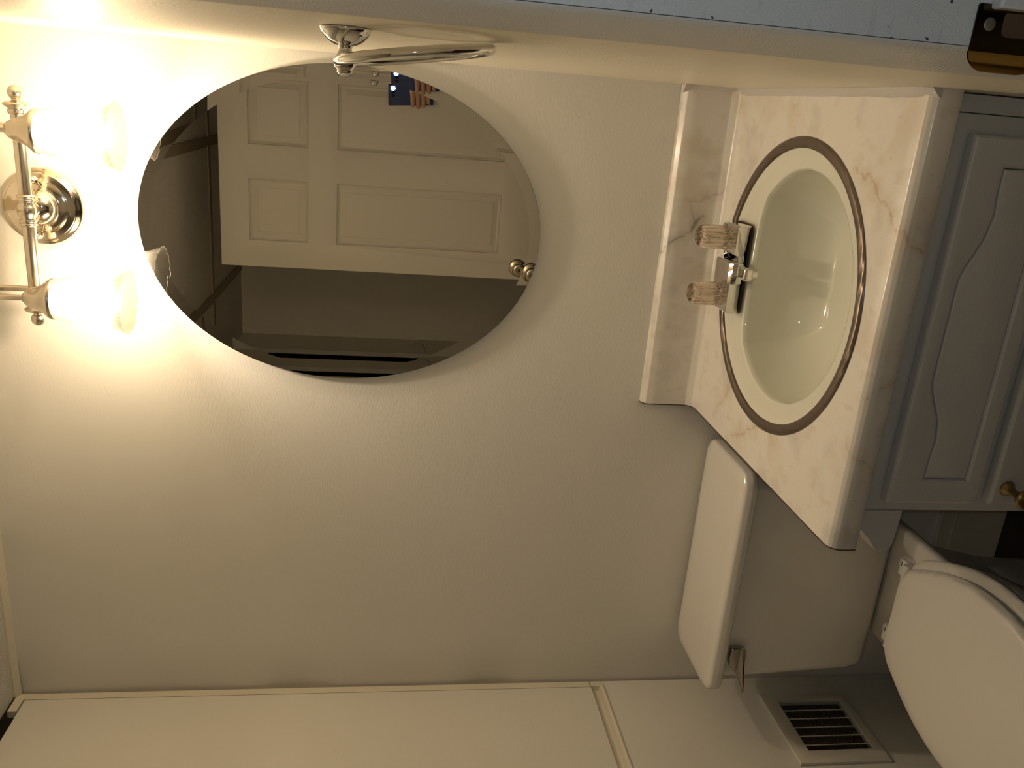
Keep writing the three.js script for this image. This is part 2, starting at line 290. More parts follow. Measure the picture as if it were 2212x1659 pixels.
// strike plate on the jamb
{
  const t = thing('strike_plate', 'dark brass strike plate, darkened further for the hall it mirrors, with a curved lip on the white door jamb', 'strike plate', [XR, 0.975, 1.02]);
  const s = new THREE.Shape(); s.moveTo(0.053, 0.9895); s.lineTo(0.079, 0.9895); s.quadraticCurveTo(0.0805, 0.9895, 0.0805, 0.9915); s.lineTo(0.0805, 1.0445); s.quadraticCurveTo(0.0805, 1.0465, 0.0785, 1.0465); s.lineTo(0.053, 1.0465); s.closePath();
  const hole = new THREE.Path(); hole.moveTo(0.0625, 0.9995); hole.lineTo(0.0625, 1.0235); hole.quadraticCurveTo(0.063, 1.0280, 0.0672, 1.0280); hole.lineTo(0.0735, 1.0280); hole.quadraticCurveTo(0.0765, 1.0280, 0.0765, 1.0250); hole.lineTo(0.0765, 0.9995); hole.closePath(); s.holes.push(hole);
  part(t, 'plate', uvm(toCreasedNormals(extrude(s, 0.0012, 0.0003, 1).translate(0, 0, 1.0202), 0.5)), M.brassDarkHall);
  // lip: bends around the edge of the jamb toward the room
  const rings = [], N = 9;
  for (let i = 0; i <= 10; i++) { const a = i / 10, b = a * 1.25, x = 0.053 - 0.011 * Math.sin(b) / Math.sin(1.25), z = 1.0210 - 0.009 * (1 - Math.cos(b)), sh = 0.016 * a * a; rings.push([x, z, sh]); }
  const pos = [], idx = [];
  rings.forEach(([x, z, sh]) => { for (let j = 0; j < N; j++) { const v = j / (N - 1); pos.push(x, lerp(0.9895 + sh, 1.0465 - sh, v), z); } });
  for (let i = 0; i < 10; i++) for (let j = 0; j + 1 < N; j++) { const a = i * N + j; idx.push(a, a + N, a + 1, a + 1, a + N, a + N + 1); }
  const g = new THREE.BufferGeometry(); g.setAttribute('position', new THREE.Float32BufferAttribute(pos, 3)); g.setIndex(idx); g.computeVertexNormals();
  const back = g.clone(); back.translate(0, 0, -0.0012); part(t, 'lip', merge([uvm(g), uvm(back)]), M.brass, 'rounded golden lip');
  part(t, 'latch_hole', box(0.0622, 0.0768, 0.9993, 1.0283, 1.0199, 1.0203), M.woodHole, 'bare wood inside the hole');
  part(t, 'screw', lathe([[0, 0.0006], [0.0035, 0.0006], [0.0042, 0], [0, 0]], 20).rotateX(PI / 2).translate(0.0690, 1.0370, 1.0216), M.screw);
  part(t, 'screw', lathe([[0, 0.0006], [0.0035, 0.0006], [0.0042, 0], [0, 0]], 20).rotateX(PI / 2).translate(0.0690, 0.9945, 1.0216), M.screw);
}

// ---------------------------------------------------------------- mirror
{
  const cx = -0.240, cy = 1.4765, a = 0.279, b = 0.3525, bw = 0.020, z = 0.0105, rise = 0.00032, N = 200;
  const t = thing('oval_mirror', 'frameless oval mirror on the cream wall below the lamp', 'mirror', [cx, cy - b, 0.004]);
  const ring = (in_, zz) => Array.from({ length: N }, (_, i) => { const q = (i / N) * 2 * PI; return [cx + (a - in_) * Math.cos(q), cy + (b - in_) * Math.sin(q), zz]; });
  const flat = new THREE.ShapeGeometry(shapeOf(ring(bw, 0).map((p) => [p[0], p[1]])), 1); flat.translate(0, 0, z);
  const body = loft([ring(0.001, 0.0035), ring(0.0, 0.005), ring(0.0, z - 0.002)], 0.5, true);
  part(t, 'glass', merge([uvm(flat)]), M.mirror);
  // bevel: a prism of glass over silver turns the view inward, as this slightly dished ring does
  const p0 = ring(bw, z), p1 = ring(0.0006, z + rise), pos = [], nor = [], idx = [];
  for (let i = 0; i < N; i++) { const q = (i / N) * 2 * PI, n = new THREE.Vector3(Math.cos(q) / a, Math.sin(q) / b, 0).normalize().multiplyScalar(-0.016).add(new THREE.Vector3(0, 0, 1)).normalize(); pos.push(...p0[i], ...p1[i]); nor.push(n.x, n.y, n.z, n.x, n.y, n.z); const j = (i + 1) % N; idx.push(2 * i, 2 * i + 1, 2 * j, 2 * j, 2 * i + 1, 2 * j + 1); }
  const g = new THREE.BufferGeometry(); g.setAttribute('position', new THREE.Float32BufferAttribute(pos, 3)); g.setAttribute('normal', new THREE.Float32BufferAttribute(nor, 3)); g.setIndex(idx);
  part(t, 'bevel', merge([g]), M.mirror);
  part(t, 'edge', merge([body]), M.mirrorEdge);
}

// ---------------------------------------------------------------- lamp over the mirror
{
  const by = 1.986, bz = 0.06, cx = -0.230;
  const t = thing('wall_light', 'two-bulb brushed nickel wall light with clear ribbed glass shades over the mirror', 'wall light', [cx, by, 0]);
  const onWall = (g, x, y, z) => g.rotateX(PI / 2).translate(x, y, z);
  part(t, 'canopy', onWall(lathe([[0, 0.0], [0.0655, 0.0], [0.0655, 0.004], [0.063, 0.008], [0.058, 0.0095], [0.056, 0.012], [0.0535, 0.0135], [0.046, 0.0135], [0.044, 0.0155], [0.036, 0.018], [0.031, 0.0185], [0.0295, 0.021], [0.0285, 0.028], [0.025, 0.035], [0.018, 0.041], [0.010, 0.044], [0, 0.045]].map(([r, z]) => [r, z]).reverse(), 72), cx, 1.983, 0.0005), M.nickelBright);
  const alongX = (pts, x, n = 28) => lathe(pts, n).rotateZ(-PI / 2).translate(x, by, bz);
  part(t, 'bar', [new THREE.CylinderGeometry(0.0105, 0.0105, 0.336, 32).rotateZ(PI / 2).translate(cx, by, bz), alongX([[0.0105, -0.026], [0.0135, -0.024], [0.0135, -0.021], [0.011, -0.020], [0.0135, -0.018], [0.0135, -0.015], [0.011, -0.013], [0.0145, -0.007], [0.0158, 0], [0.0145, 0.007], [0.011, 0.013], [0.0135, 0.015], [0.0135, 0.018], [0.011, 0.020], [0.0135, 0.021], [0.0135, 0.024], [0.0105, 0.026]].map(([r, y]) => [r, y]), cx), new THREE.CylinderGeometry(0.006, 0.006, 0.03, 16).rotateX(PI / 2).translate(cx, by, 0.046)], M.nickel);
  for (const s of [1, -1]) {
    const g = lathe([[0.0105, 0], [0.0135, 0.001], [0.014, 0.006], [0.0125, 0.009], [0.0185, 0.013], [0.020, 0.0155], [0.018, 0.018], [0.008, 0.0215], [0.0065, 0.0225], [0.0068, 0.024]], 32);
    g.rotateZ(-s * PI / 2).translate(cx + s * 0.150, by, bz);
    part(t, 'finial', [g, ball(cx + s * 0.183, by, bz, 0.0115)], M.nickel);
  }
  for (const s of [1, -1]) part(t, 'mounting_screw', [onWall(lathe([[0.003, 0], [0.003, 0.008], [0.006, 0.009], [0.0065, 0.013], [0.004, 0.016], [0.0045, 0.018], [0.005, 0.021], [0.003, 0.0245], [0, 0.025]].reverse(), 20), cx + s * 0.046, 1.985, 0.0135)], M.nickelBright);
  // pressed-glass shade: ribbed bell with a scalloped lip
  const shadeGeo = (() => {
    const prof = [[1.9335, 0.0255], [1.930, 0.0305], [1.924, 0.0340], [1.912, 0.0362], [1.895, 0.0378], [1.878, 0.0394], [1.860, 0.0412], [1.845, 0.0432], [1.834, 0.0462], [1.826, 0.0505], [1.822, 0.0535]];
    const curve = new THREE.CatmullRomCurve3(prof.map(([y, r]) => new THREE.Vector3(r, y, 0))), K = 44, N = 288, pos = [], idx = [];
    for (let side = 0; side < 2; side++) for (let i = 0; i <= K; i++) {
      const q = curve.getPoint(i / K), f = i / K;
      for (let j = 0; j < N; j++) {
        const an = (j / N) * 2 * PI, rib = Math.abs(Math.cos(an * 18)), amp = 0.0009 * smooth(0.06, 0.14, f) * (1 - smooth(0.8, 0.95, f));
        const beads = f > 0.28 && f < 0.52 ? 0.0007 * Math.max(0, Math.sin(an * 36)) * Math.abs(Math.sin((f - 0.28) / 0.24 * PI * 4)) : 0;
        const lip = smooth(0.8, 1, f) * 0.0022 * Math.abs(Math.cos(an * 9));
        const r = (side ? q.x - 0.0024 : q.x + amp * rib + beads), y = q.y - lip;
        pos.push(r * Math.cos(an), y, r * Math.sin(an));
      }
    }
    const A = (s, i, j) => s * (K + 1) * N + i * N + (j % N);
    for (let i = 0; i < K; i++) for (let j = 0; j < N; j++) { const a = A(0, i, j), b = A(0, i, j + 1), c = A(0, i + 1, j), d = A(0, i + 1, j + 1); idx.push(a, b, c, b, d, c); const e = A(1, i, j), f = A(1, i, j + 1), g = A(1, i + 1, j), h = A(1, i + 1, j + 1); idx.push(e, g, f, f, g, h); }
    for (let j = 0; j < N; j++) { const a = A(0, K, j), b = A(0, K, j + 1), c = A(1, K, j), d = A(1, K, j + 1); idx.push(a, b, c, b, d, c); }
    const g = new THREE.BufferGeometry(); g.setAttribute('position', new THREE.Float32BufferAttribute(pos, 3)); g.setIndex(idx); g.computeVertexNormals(); return g;
  })();
  LAMPS.forEach(([x, y, z]) => {
    part(t, 'arm', tube([[x, by + 0.004, bz], [x, by + 0.03, bz], [x, by + 0.062, bz + 0.006], [x, by + 0.083, bz + 0.031], [x, by + 0.062, z - 0.004], [x, by + 0.03, z], [x, 1.978, z]], 0.0052, 60, 16), M.nickel);
    part(t, 'socket_cup', lathe([[0.0, 1.982], [0.0062, 1.982], [0.0075, 1.981], [0.0078, 1.979], [0.012, 1.977], [0.0165, 1.969], [0.0195, 1.960], [0.023, 1.952], [0.0275, 1.9455], [0.0325, 1.940], [0.0340, 1.936], [0.0335, 1.932], [0.031, 1.9315], [0.029, 1.936], [0.022, 1.948], [0.015, 1.960], [0, 1.962]].reverse().map((p) => p), 48).translate(x, 0, z), M.nickel);
    const sg = shadeGeo.clone().translate(x, 0, z); uvm(sg.index ? sg : sg);
    const sh = part(t, 'glass_shade', sg, M.shade, 'clear ribbed glass shade');
    const bulb = part(t, 'bulb', lathe([[0, 1.840], [0.008, 1.841], [0.016, 1.847], [0.0205, 1.857], [0.0215, 1.866], [0.0195, 1.880], [0.015, 1.895], [0.0125, 1.905], [0.0125, 1.955], [0, 1.956]], 32).translate(x, 0, z), M.bulb, 'glowing bulb');
    const L = new THREE.PointLight(LAMP_COLOR, LAMP_CD, 0, 2); L.position.set(x, y, z); L.castShadow = true; L.shadow.radius = 1.0; L.shadow.mapSize.set(1024, 1024); L.shadow.bias = -0.0005; L.name = 'bulb_light'; scene.add(L);
  });
}

// ---------------------------------------------------------------- towel ring on the right wall
{
  const y = 1.447, z = 0.665;
  const t = thing('towel_ring', 'chrome towel ring hanging from a round wall mount beside the mirror', 'towel ring', [XR, y, z]);
  const out = (g) => g.rotateZ(PI / 2).translate(XR, y, z);          // lathe axis -> -x
  part(t, 'wall_mount', out(lathe([[0, 0], [0.0235, 0], [0.0245, 0.0012], [0.0235, 0.004], [0.021, 0.008], [0.0165, 0.0125], [0.011, 0.0155], [0.0075, 0.0165], [0, 0.0165]].reverse(), 48)), M.chrome);
  part(t, 'post', [out(lathe([[0.0072, 0.0155], [0.0062, 0.0185], [0.0066, 0.021], [0.0098, 0.026], [0.0112, 0.031], [0.0102, 0.036], [0.0076, 0.0382], [0.0078, 0.0400], [0.0070, 0.0418], [0.004, 0.0440], [0, 0.0444]].reverse(), 40))], M.chrome);
  const R = 0.0735, g = new THREE.TorusGeometry(R, 0.0052, 20, 96).rotateY(PI / 2).translate(0, -R, 0).rotateZ(0.150).translate(XR - 0.0305, y + 0.006, z);
  part(t, 'ring', g, M.chrome);
}

// ---------------------------------------------------------------- worktop with sink cut-out
const SX = -0.2445, SZ = 0.305, YT = 0.785;
{
  const t = thing('countertop', 'cream marble-look countertop with coved backsplash and rolled front edge', 'countertop', [-0.245, YT - 0.04, 0.3]);
  const pr = [];   // [z, y] outline
  const arc = (cz, cy, r, a0, a1, n) => { for (let i = 0; i <= n; i++) { const a = lerp(a0, a1, i / n) * PI / 180; pr.push([cz + r * Math.cos(a), cy + r * Math.sin(a)]); } };
  pr.push([0.0008, 0.745], [0.0008, 0.8890]);
  arc(0.0035, 0.8735, 0.0165, 96, 2, 9);             // rounded top of the backsplash
  pr.push([0.0200, 0.862]); arc(0.0405, 0.8062, 0.0205, 180, 270, 8);    // cove
  pr.push([0.06, 0.7856], [0.55, 0.7852]); arc(0.5735, 0.7672, 0.018, 88, 4, 9); pr.push([0.5915, 0.757]); arc(0.5865, 0.749, 0.0045, -5, -80, 4);
  pr.push([0.574, 0.7445], [0.572, 0.757], [0.03, 0.757], [0.03, 0.745]);
  const g = new THREE.ExtrudeGeometry(shapeOf(pr), { depth: 0.603, bevelEnabled: false });
  const turn = (q, x0) => { const p = q.attributes.position; for (let i = 0; i < p.count; i++) { const a = p.getX(i), b = p.getY(i), c = p.getZ(i); p.setXYZ(i, x0 + c, b, a); } return flip(q); };
  const body = new Brush(turn(g, -0.548)); body.updateMatrixWorld();
  const cut = new Brush(new THREE.CylinderGeometry(0.222, 0.222, 0.2, 96).translate(0, YT, 0)); cut.scale.set(1, 1, 1.03); cut.position.set(SX, 0, SZ); cut.updateMatrixWorld();
  const ev = new Evaluator(); ev.useGroups = false; ev.attributes = ['position', 'normal'];
  let top = ev.evaluate(body, cut, SUBTRACTION).geometry; top = toCreasedNormals(top.index ? top.toNonIndexed() : top, 0.6);
  const p = top.attributes.position, uv = new Float32Array(p.count * 2);
  for (let i = 0; i < p.count; i++) { const x = p.getX(i), y = p.getY(i), z = p.getZ(i); let s = z; if (z < 0.035) s = Math.min(z, 0.034) - Math.max(0, y - YT); if (z > 0.55) s = z + Math.max(0, YT - y); uv[2 * i] = (x + 0.62) / 0.8; uv[2 * i + 1] = (s + 0.12) / 0.8; }
  top.setAttribute('uv', new THREE.BufferAttribute(uv, 2)); top.userData.keep = true;
  part(t, 'slab', top, M.marble);
  const cap = new THREE.ExtrudeGeometry(shapeOf(pr.map(([z, y]) => [z, y])), { depth: 0.0020, bevelEnabled: false });
  part(t, 'end_strip', uvm(toCreasedNormals(turn(cap, -0.5500), 0.5)), M.laminateEdge, 'dark line of the cut end');
  // bead of sealant along the right wall and up the backsplash, uneven
  const bead = [], N = 60, rings = [];
  for (let i = 0; i <= N; i++) { const z = lerp(0.02, 0.592, i / N), w = 0.0125 + 0.0016 * fbm(z * 12, 3, 1), h = 0.0115 + 0.002 * fbm(z * 15, 8, 2) + 0.002 * smooth(0.5, 0.59, z); const y0 = YT - 0.001 - (z > 0.565 ? (z - 0.565) * 0.35 : 0); rings.push([[XR - 0.0002, y0, z], [XR - 0.0002, y0 + h, z], [XR - w * 0.45, y0 + h * 0.62, z], [XR - w * 0.8, y0 + h * 0.3, z], [XR - w, y0, z]]); }
  const r2 = []; for (let i = 0; i <= 24; i++) { const y = lerp(YT, 0.893, i / 24), w = 0.008 + 0.002 * fbm(y * 40, 1, 5) + 0.006 * smooth(0.875, 0.893, y); r2.push([[XR - 0.0002, y, 0.019], [XR - w, y, 0.0192], [XR - w * 0.6, y, 0.0192 + w * 0.5], [XR - 0.0002, y, 0.0195 + w], [XR, y, 0.015]]); }
  part(t, 'sealant_bead', [loft(rings, 1.2), loft(r2, 1.2)], M.caulk, 'uneven cream bead of sealant along the wall');
}
// ---------------------------------------------------------------- sink
{
  const t = thing('sink', 'round cream sink with a brown metal rim set in the countertop', 'sink', [SX, YT - 0.15, SZ]);
  const el = (r, y, n = 96) => Array.from({ length: n }, (_, i) => { const q = (i / n) * 2 * PI; return [SX + r * Math.cos(q), y, SZ + r * 1.04 * Math.sin(q)]; });
  part(t, 'metal_rim', loft([el(0.2145, 0.783), el(0.2150, 0.7862), el(0.2165, 0.7878), el(0.222, 0.7892), el(0.228, 0.7884), el(0.2315, 0.7868), el(0.2318, 0.7858)], 1.0, false), M.steelRing, 'brownish metal clamping rim');
  // basin: round, with a straight back edge that leaves a ledge for the faucet
  const N = 120, K = 34, pos = [], idx = [], BX = -0.240, BZ = 0.327;
  const inner = (q) => { const R = 0.176, c = Math.cos(q), s = Math.sin(q); let x = R * c, z = R * s; const back = -0.143, k = 0.02; if (z < back + k) { const e = z - back; const f = (e + k) / 2; z = back + (Math.sqrt(f * f * 4 + k * k) + 2 * f) / 2 * 0.5 - k * 0.2; z = Math.max(z, back); } return [x, z]; };
  for (let i = 0; i <= K; i++) for (let j = 0; j < N; j++) {
    const q = (j / N) * 2 * PI, ox = SX + 0.2165 * Math.cos(q), oz = SZ + 0.2165 * 1.04 * Math.sin(q), [ix, iz] = inner(q);
    let x, y, z;
    if (i <= 8) { const f = i / 8; x = lerp(ox, BX + ix * 1.02, f); z = lerp(oz, BZ + iz * 1.02, f); y = 0.7838 - 0.0025 * smooth(0, 0.25, f) * (1 - smooth(0.75, 1, f)) - 0.0025 * smooth(0.8, 1, f); }
    else { const f = (i - 8) / (K - 8), a = f * PI / 2, sc = Math.pow(Math.cos(a), 0.5), dep = 0.138 * Math.pow(Math.sin(a), 0.92); const cxx = BX + (-0.005) * f, czz = BZ - 0.02 * f; x = cxx + ix * 1.02 * sc; z = czz + iz * 1.02 * sc; y = 0.7813 - dep; }
    pos.push(x, y, z);
  }
  for (let i = 0; i < K; i++) for (let j = 0; j < N; j++) { const a = i * N + j, b = i * N + (j + 1) % N; idx.push(a, b, a + N, b, b + N, a + N); }
  const g = new THREE.BufferGeometry(); g.setAttribute('position', new THREE.Float32BufferAttribute(pos, 3)); g.setIndex(idx); 
  const flipped = g.clone(); const ii = []; for (let k = 0; k < idx.length; k += 3) ii.push(idx[k], idx[k + 2], idx[k + 1]); flipped.setIndex(ii); flipped.computeVertexNormals();
  part(t, 'basin', uvm(flipped), M.china);
  part(t, 'drain', [lathe([[0, -0.004], [0.012, -0.004], [0.016, 0.0], [0.021, 0.0015], [0.0225, 0.0005], [0.022, -0.001]].reverse(), 40).translate(-0.243, 0.6445, 0.307), lathe([[0, 0.006], [0.012, 0.0055], [0.014, 0.003], [0.013, -0.003]].reverse(), 32).translate(-0.243, 0.6445, 0.307)], M.chrome, 'chrome drain with stopper');
}
// ---------------------------------------------------------------- faucet
{
  const cx = -0.2445, cz = 0.130, y0 = 0.7835;
  const t = thing('faucet', 'chrome sink faucet with two clear ribbed acrylic knobs', 'faucet', [cx, y0, cz]);
  // base with two raised end blocks and a notch either side of the spout, drawn in elevation and pushed through its depth
  const el = [[-0.03, 0.0035], [-0.0765, 0.003], [-0.0765, 0.026], [-0.073, 0.031], [0.009, 0.033], [0.0125, 0.031], [0.0185, 0.011], [0.0265, 0.029], [0.030, 0.031], [0.073, 0.031], [0.0765, 0.026], [0.0765, 0.003], [0.035, 0.006], [0.024, 0.010], [0.016, 0.0095], [-0.012, 0.013], [-0.022, 0.009]].reverse();
  const b = extrude(shapeOf(el.map(([x, y]) => [cx + x, y0 + y])), 0.060, 0.0025, 3); b.translate(0, 0, cz - 0.028);
  const p = b.attributes.position; for (let i = 0; i < p.count; i++) { const f = clamp((p.getY(i) - y0) / 0.03); p.setZ(i, p.getZ(i) + (p.getZ(i) > cz ? 0.010 * f : 0.005 * f)); }
  b.computeVertexNormals();
  part(t, 'base', uvm(toCreasedNormals(b, 0.5)), M.chrome);
  part(t, 'shadow_band', loft([[0.0780, 0.0], [0.0780, 0.0025], [0.077, 0.0042]].map(([hx, y]) => { const r = rrect(y0 + y, cx, cz + 0.002, hx, 0.036, 0.012, 10); return r.map(([x, yy, z]) => [x, yy, z + (z > cz ? 0.006 * Math.exp(-(((x - cx) / 0.022) ** 2)) : 0)]); }), 0.6), M.shadowBlack, 'black band painting the shadow under the base');  // black band stands in for the shadow under the front of the base
  const stain = [0.0002, 0.0006].map((y) => rrect(y0 + y, cx, cz + 0.002, 0.0780, 0.036, 0.012, 10).map(([x, yy, z], i) => { const k = Math.max(0, 0.0006 + 0.0022 * fbm(x * 60, z * 60, 12)) * (Math.abs(x - cx) > 0.05 ? 1 : 0.3), l = Math.hypot(x - cx, z - cz) || 1; return [x + (x - cx) / l * k, yy, z + (z - cz) / l * k + (z > cz ? 0.006 * Math.exp(-(((x - cx) / 0.022) ** 2)) : 0)]; }));
  part(t, 'rust_stain', loft(stain, 0.6), M.rust, 'brown rust stain round the base');
  // spout: a stubby block leaning forward over the basin, with a lower rounded nose
  const side = [[-0.016, 0.010], [-0.016, 0.0335], [-0.010, 0.0365], [0.050, 0.0380], [0.0565, 0.034], [0.058, 0.026], [0.052, 0.014], [0.03, 0.010]];
  const s = extrude(shapeOf(side), 0.032, 0.003, 3); const q = s.attributes.position; for (let i = 0; i < q.count; i++) { const a = q.getX(i), h = q.getY(i), c = q.getZ(i); q.setXYZ(i, cx - 0.020 + c, y0 + h, cz + a); }
  const sp = part(t, 'spout', uvm(toCreasedNormals(flip(s), 0.5)), M.chrome);
  part(sp, 'outlet', [rbox(cx - 0.0125, cx + 0.0115, y0 + 0.004, y0 + 0.021, cz + 0.020, cz + 0.078, 0.006, 4), new THREE.CylinderGeometry(0.0090, 0.0085, 0.012, 28).translate(cx - 0.0005, y0 + 0.002, cz + 0.066)], M.chrome);
  for (const sx of [1, -1]) {
    const x = cx + sx * 0.0505, yb = y0 + 0.031;
    const K = 18, N = 240, prof = [[0.0165, 0], [0.0195, 0.002], [0.0208, 0.006], [0.0212, 0.020], [0.0206, 0.032], [0.0192, 0.040], [0.0165, 0.0455], [0.0125, 0.0475], [0.008, 0.0465], [0.0, 0.045]], pos = [], idx = [];
    prof.forEach(([r, y], i) => { for (let j = 0; j < N; j++) { const an = (j / N) * 2 * PI, yy = y * 1.13, rib = i >= 1 && i <= 6 ? 1 - 0.085 * Math.pow(Math.abs(Math.sin(an * 12)), 2) : i === 7 ? 1 - 0.05 * Math.abs(Math.sin(an * 6)) : 1; pos.push(x + r * rib * Math.cos(an), yb + yy, cz + r * rib * Math.sin(an)); } });
    for (let i = 0; i + 1 < prof.length; i++) for (let j = 0; j < N; j++) { const a = i * N + j, c = i * N + (j + 1) % N; idx.push(a, a + N, c, c, a + N, c + N); }
    for (let j = 1; j + 1 < N; j++) idx.push(0, j, j + 1);
    const g = new THREE.BufferGeometry(); g.setAttribute('position', new THREE.Float32BufferAttribute(pos, 3)); g.setIndex(idx);
    part(t, 'collar', lathe([[0, 0.0325], [0.0145, 0.0325], [0.0165, 0.031], [0.0195, 0.0295], [0.0195, 0.028], [0, 0.028]].reverse(), 36).translate(x, y0, cz), M.chrome);
    const k = part(t, 'knob', uvm(toCreasedNormals(g, 0.9)), M.acrylic, 'clear ribbed acrylic knob');
    part(k, 'stem', [new THREE.CylinderGeometry(0.0045, 0.0055, 0.030, 16).translate(x, yb + 0.016, cz), new THREE.CylinderGeometry(0.0060, 0.0060, 0.003, 16).translate(x, yb + 0.033, cz)], M.chrome);
  }
}
// ---------------------------------------------------------------- vanity cabinet
{
  const zf = 0.555, x0 = -0.505, x1 = 0.0535;
  const t = thing('vanity_cabinet', 'white painted vanity cabinet with arched raised front under the countertop', 'cabinet', [(x0 + x1) / 2, 0, 0.3]);
  part(t, 'carcass', [box(x0, x1, 0.08, 0.60, 0.02, zf - 0.018), box(x0, x0 + 0.015, 0.0, 0.741, 0.02, zf - 0.018), box(x1 - 0.015, x1, 0.0, 0.741, 0.02, zf - 0.018)], M.cabinet);
  const s = shapeOf(rect(x0, 0.0315, 0.0, 0.741)); s.holes.push(pathOf(rect(x0 + 0.05, -0.02, 0.60, 0.66)), pathOf(rect(x0 + 0.05, -0.02, 0.12, 0.52)));
  part(t, 'face_frame', uvm(extrude(s, 0.016, 0.001, 1).translate(0, 0, zf - 0.017)), M.cabinet);
  part(t, 'filler_strip', rbox(0.0325, x1, 0.0, 0.739, zf - 0.02, zf - 0.0015, 0.001), M.cabinet);
  const arch = (x, a, b, y0, ys, yp) => { const w = (b - a) / 2, u = Math.abs(x - (a + b) / 2) / w; return ys + (yp - ys) * (1 - smooth(0.3, 0.66, u)) - 0.003 * smooth(0.66, 0.72, u) * (1 - smooth(0.72, 0.85, u)); };
  const outline = (a, b, c, ys, yp, i) => { const pts = [[a + i, c + i], [b - i, c + i]]; for (let k = 0; k <= 36; k++) { const x = lerp(b - i, a + i, k / 36); pts.push([x, arch(x, a, b, c, ys, yp) - i]); } return pts; };
  const front = (name, y0, y1, a0) => {
    const a = -0.486, b = 0.009, so = shapeOf(rect(a, b, y0, y1)); so.holes.push(pathOf(outline(a + 0.038, b - 0.038, y0 + 0.027, y1 - a0 - 0.022, y1 - 0.026, 0)));
    const f = extrude(so, 0.006, 0.007, 4); f.translate(0, 0, zf + 0.007);
    const inn = extrude(shapeOf(outline(a + 0.038, b - 0.038, y0 + 0.027, y1 - a0 - 0.022, y1 - 0.026, 0.0005)), 0.013, 0.004, 3); inn.translate(0, 0, zf + 0.0015);
    return [uvm(toCreasedNormals(f, 0.35)), uvm(toCreasedNormals(inn, 0.35))];
  };
  const [d0, d1] = front('drawer', 0.566, 0.706, 0.028);
  const dr = part(t, 'drawer_front', d0, M.cabinet, 'false drawer front with an arched panel'); part(dr, 'panel', d1, M.cabinet);
  const [e0, e1] = front('door', 0.08, 0.549, 0.05);
  const dd = part(t, 'door', e0, M.cabinet); part(dd, 'panel', e1, M.cabinet);
  part(dd, 'knob', lathe([[0, 0], [0.0105, 0], [0.0115, 0.002], [0.0095, 0.004], [0.0065, 0.009], [0.0052, 0.016], [0.0055, 0.024], [0.009, 0.030], [0.0135, 0.034], [0.0145, 0.038], [0.011, 0.042], [0, 0.043]].reverse(), 32).rotateX(PI / 2).translate(-0.459, 0.528, zf + 0.020), M.knobBrass, 'small dark brass knob');
  // ogee-ended apron that carries the overhanging end of the worktop
  const ap = new THREE.Shape(); ap.moveTo(-0.506, 0.741); ap.lineTo(-0.506, 0.663); ap.lineTo(-0.556, 0.6655); ap.quadraticCurveTo(-0.574, 0.668, -0.5735, 0.681); ap.quadraticCurveTo(-0.573, 0.691, -0.566, 0.696); ap.quadraticCurveTo(-0.553, 0.704, -0.547, 0.712); ap.quadraticCurveTo(-0.535, 0.722, -0.520, 0.741); ap.closePath();
  const g = uvm(toCreasedNormals(extrude(ap, 0.030, 0.001, 1).translate(0, 0, zf - 0.031), 0.5));
  const apron = part(t, 'apron', g, M.cabinet, 'ogee-ended bracket beside the cabinet');
}

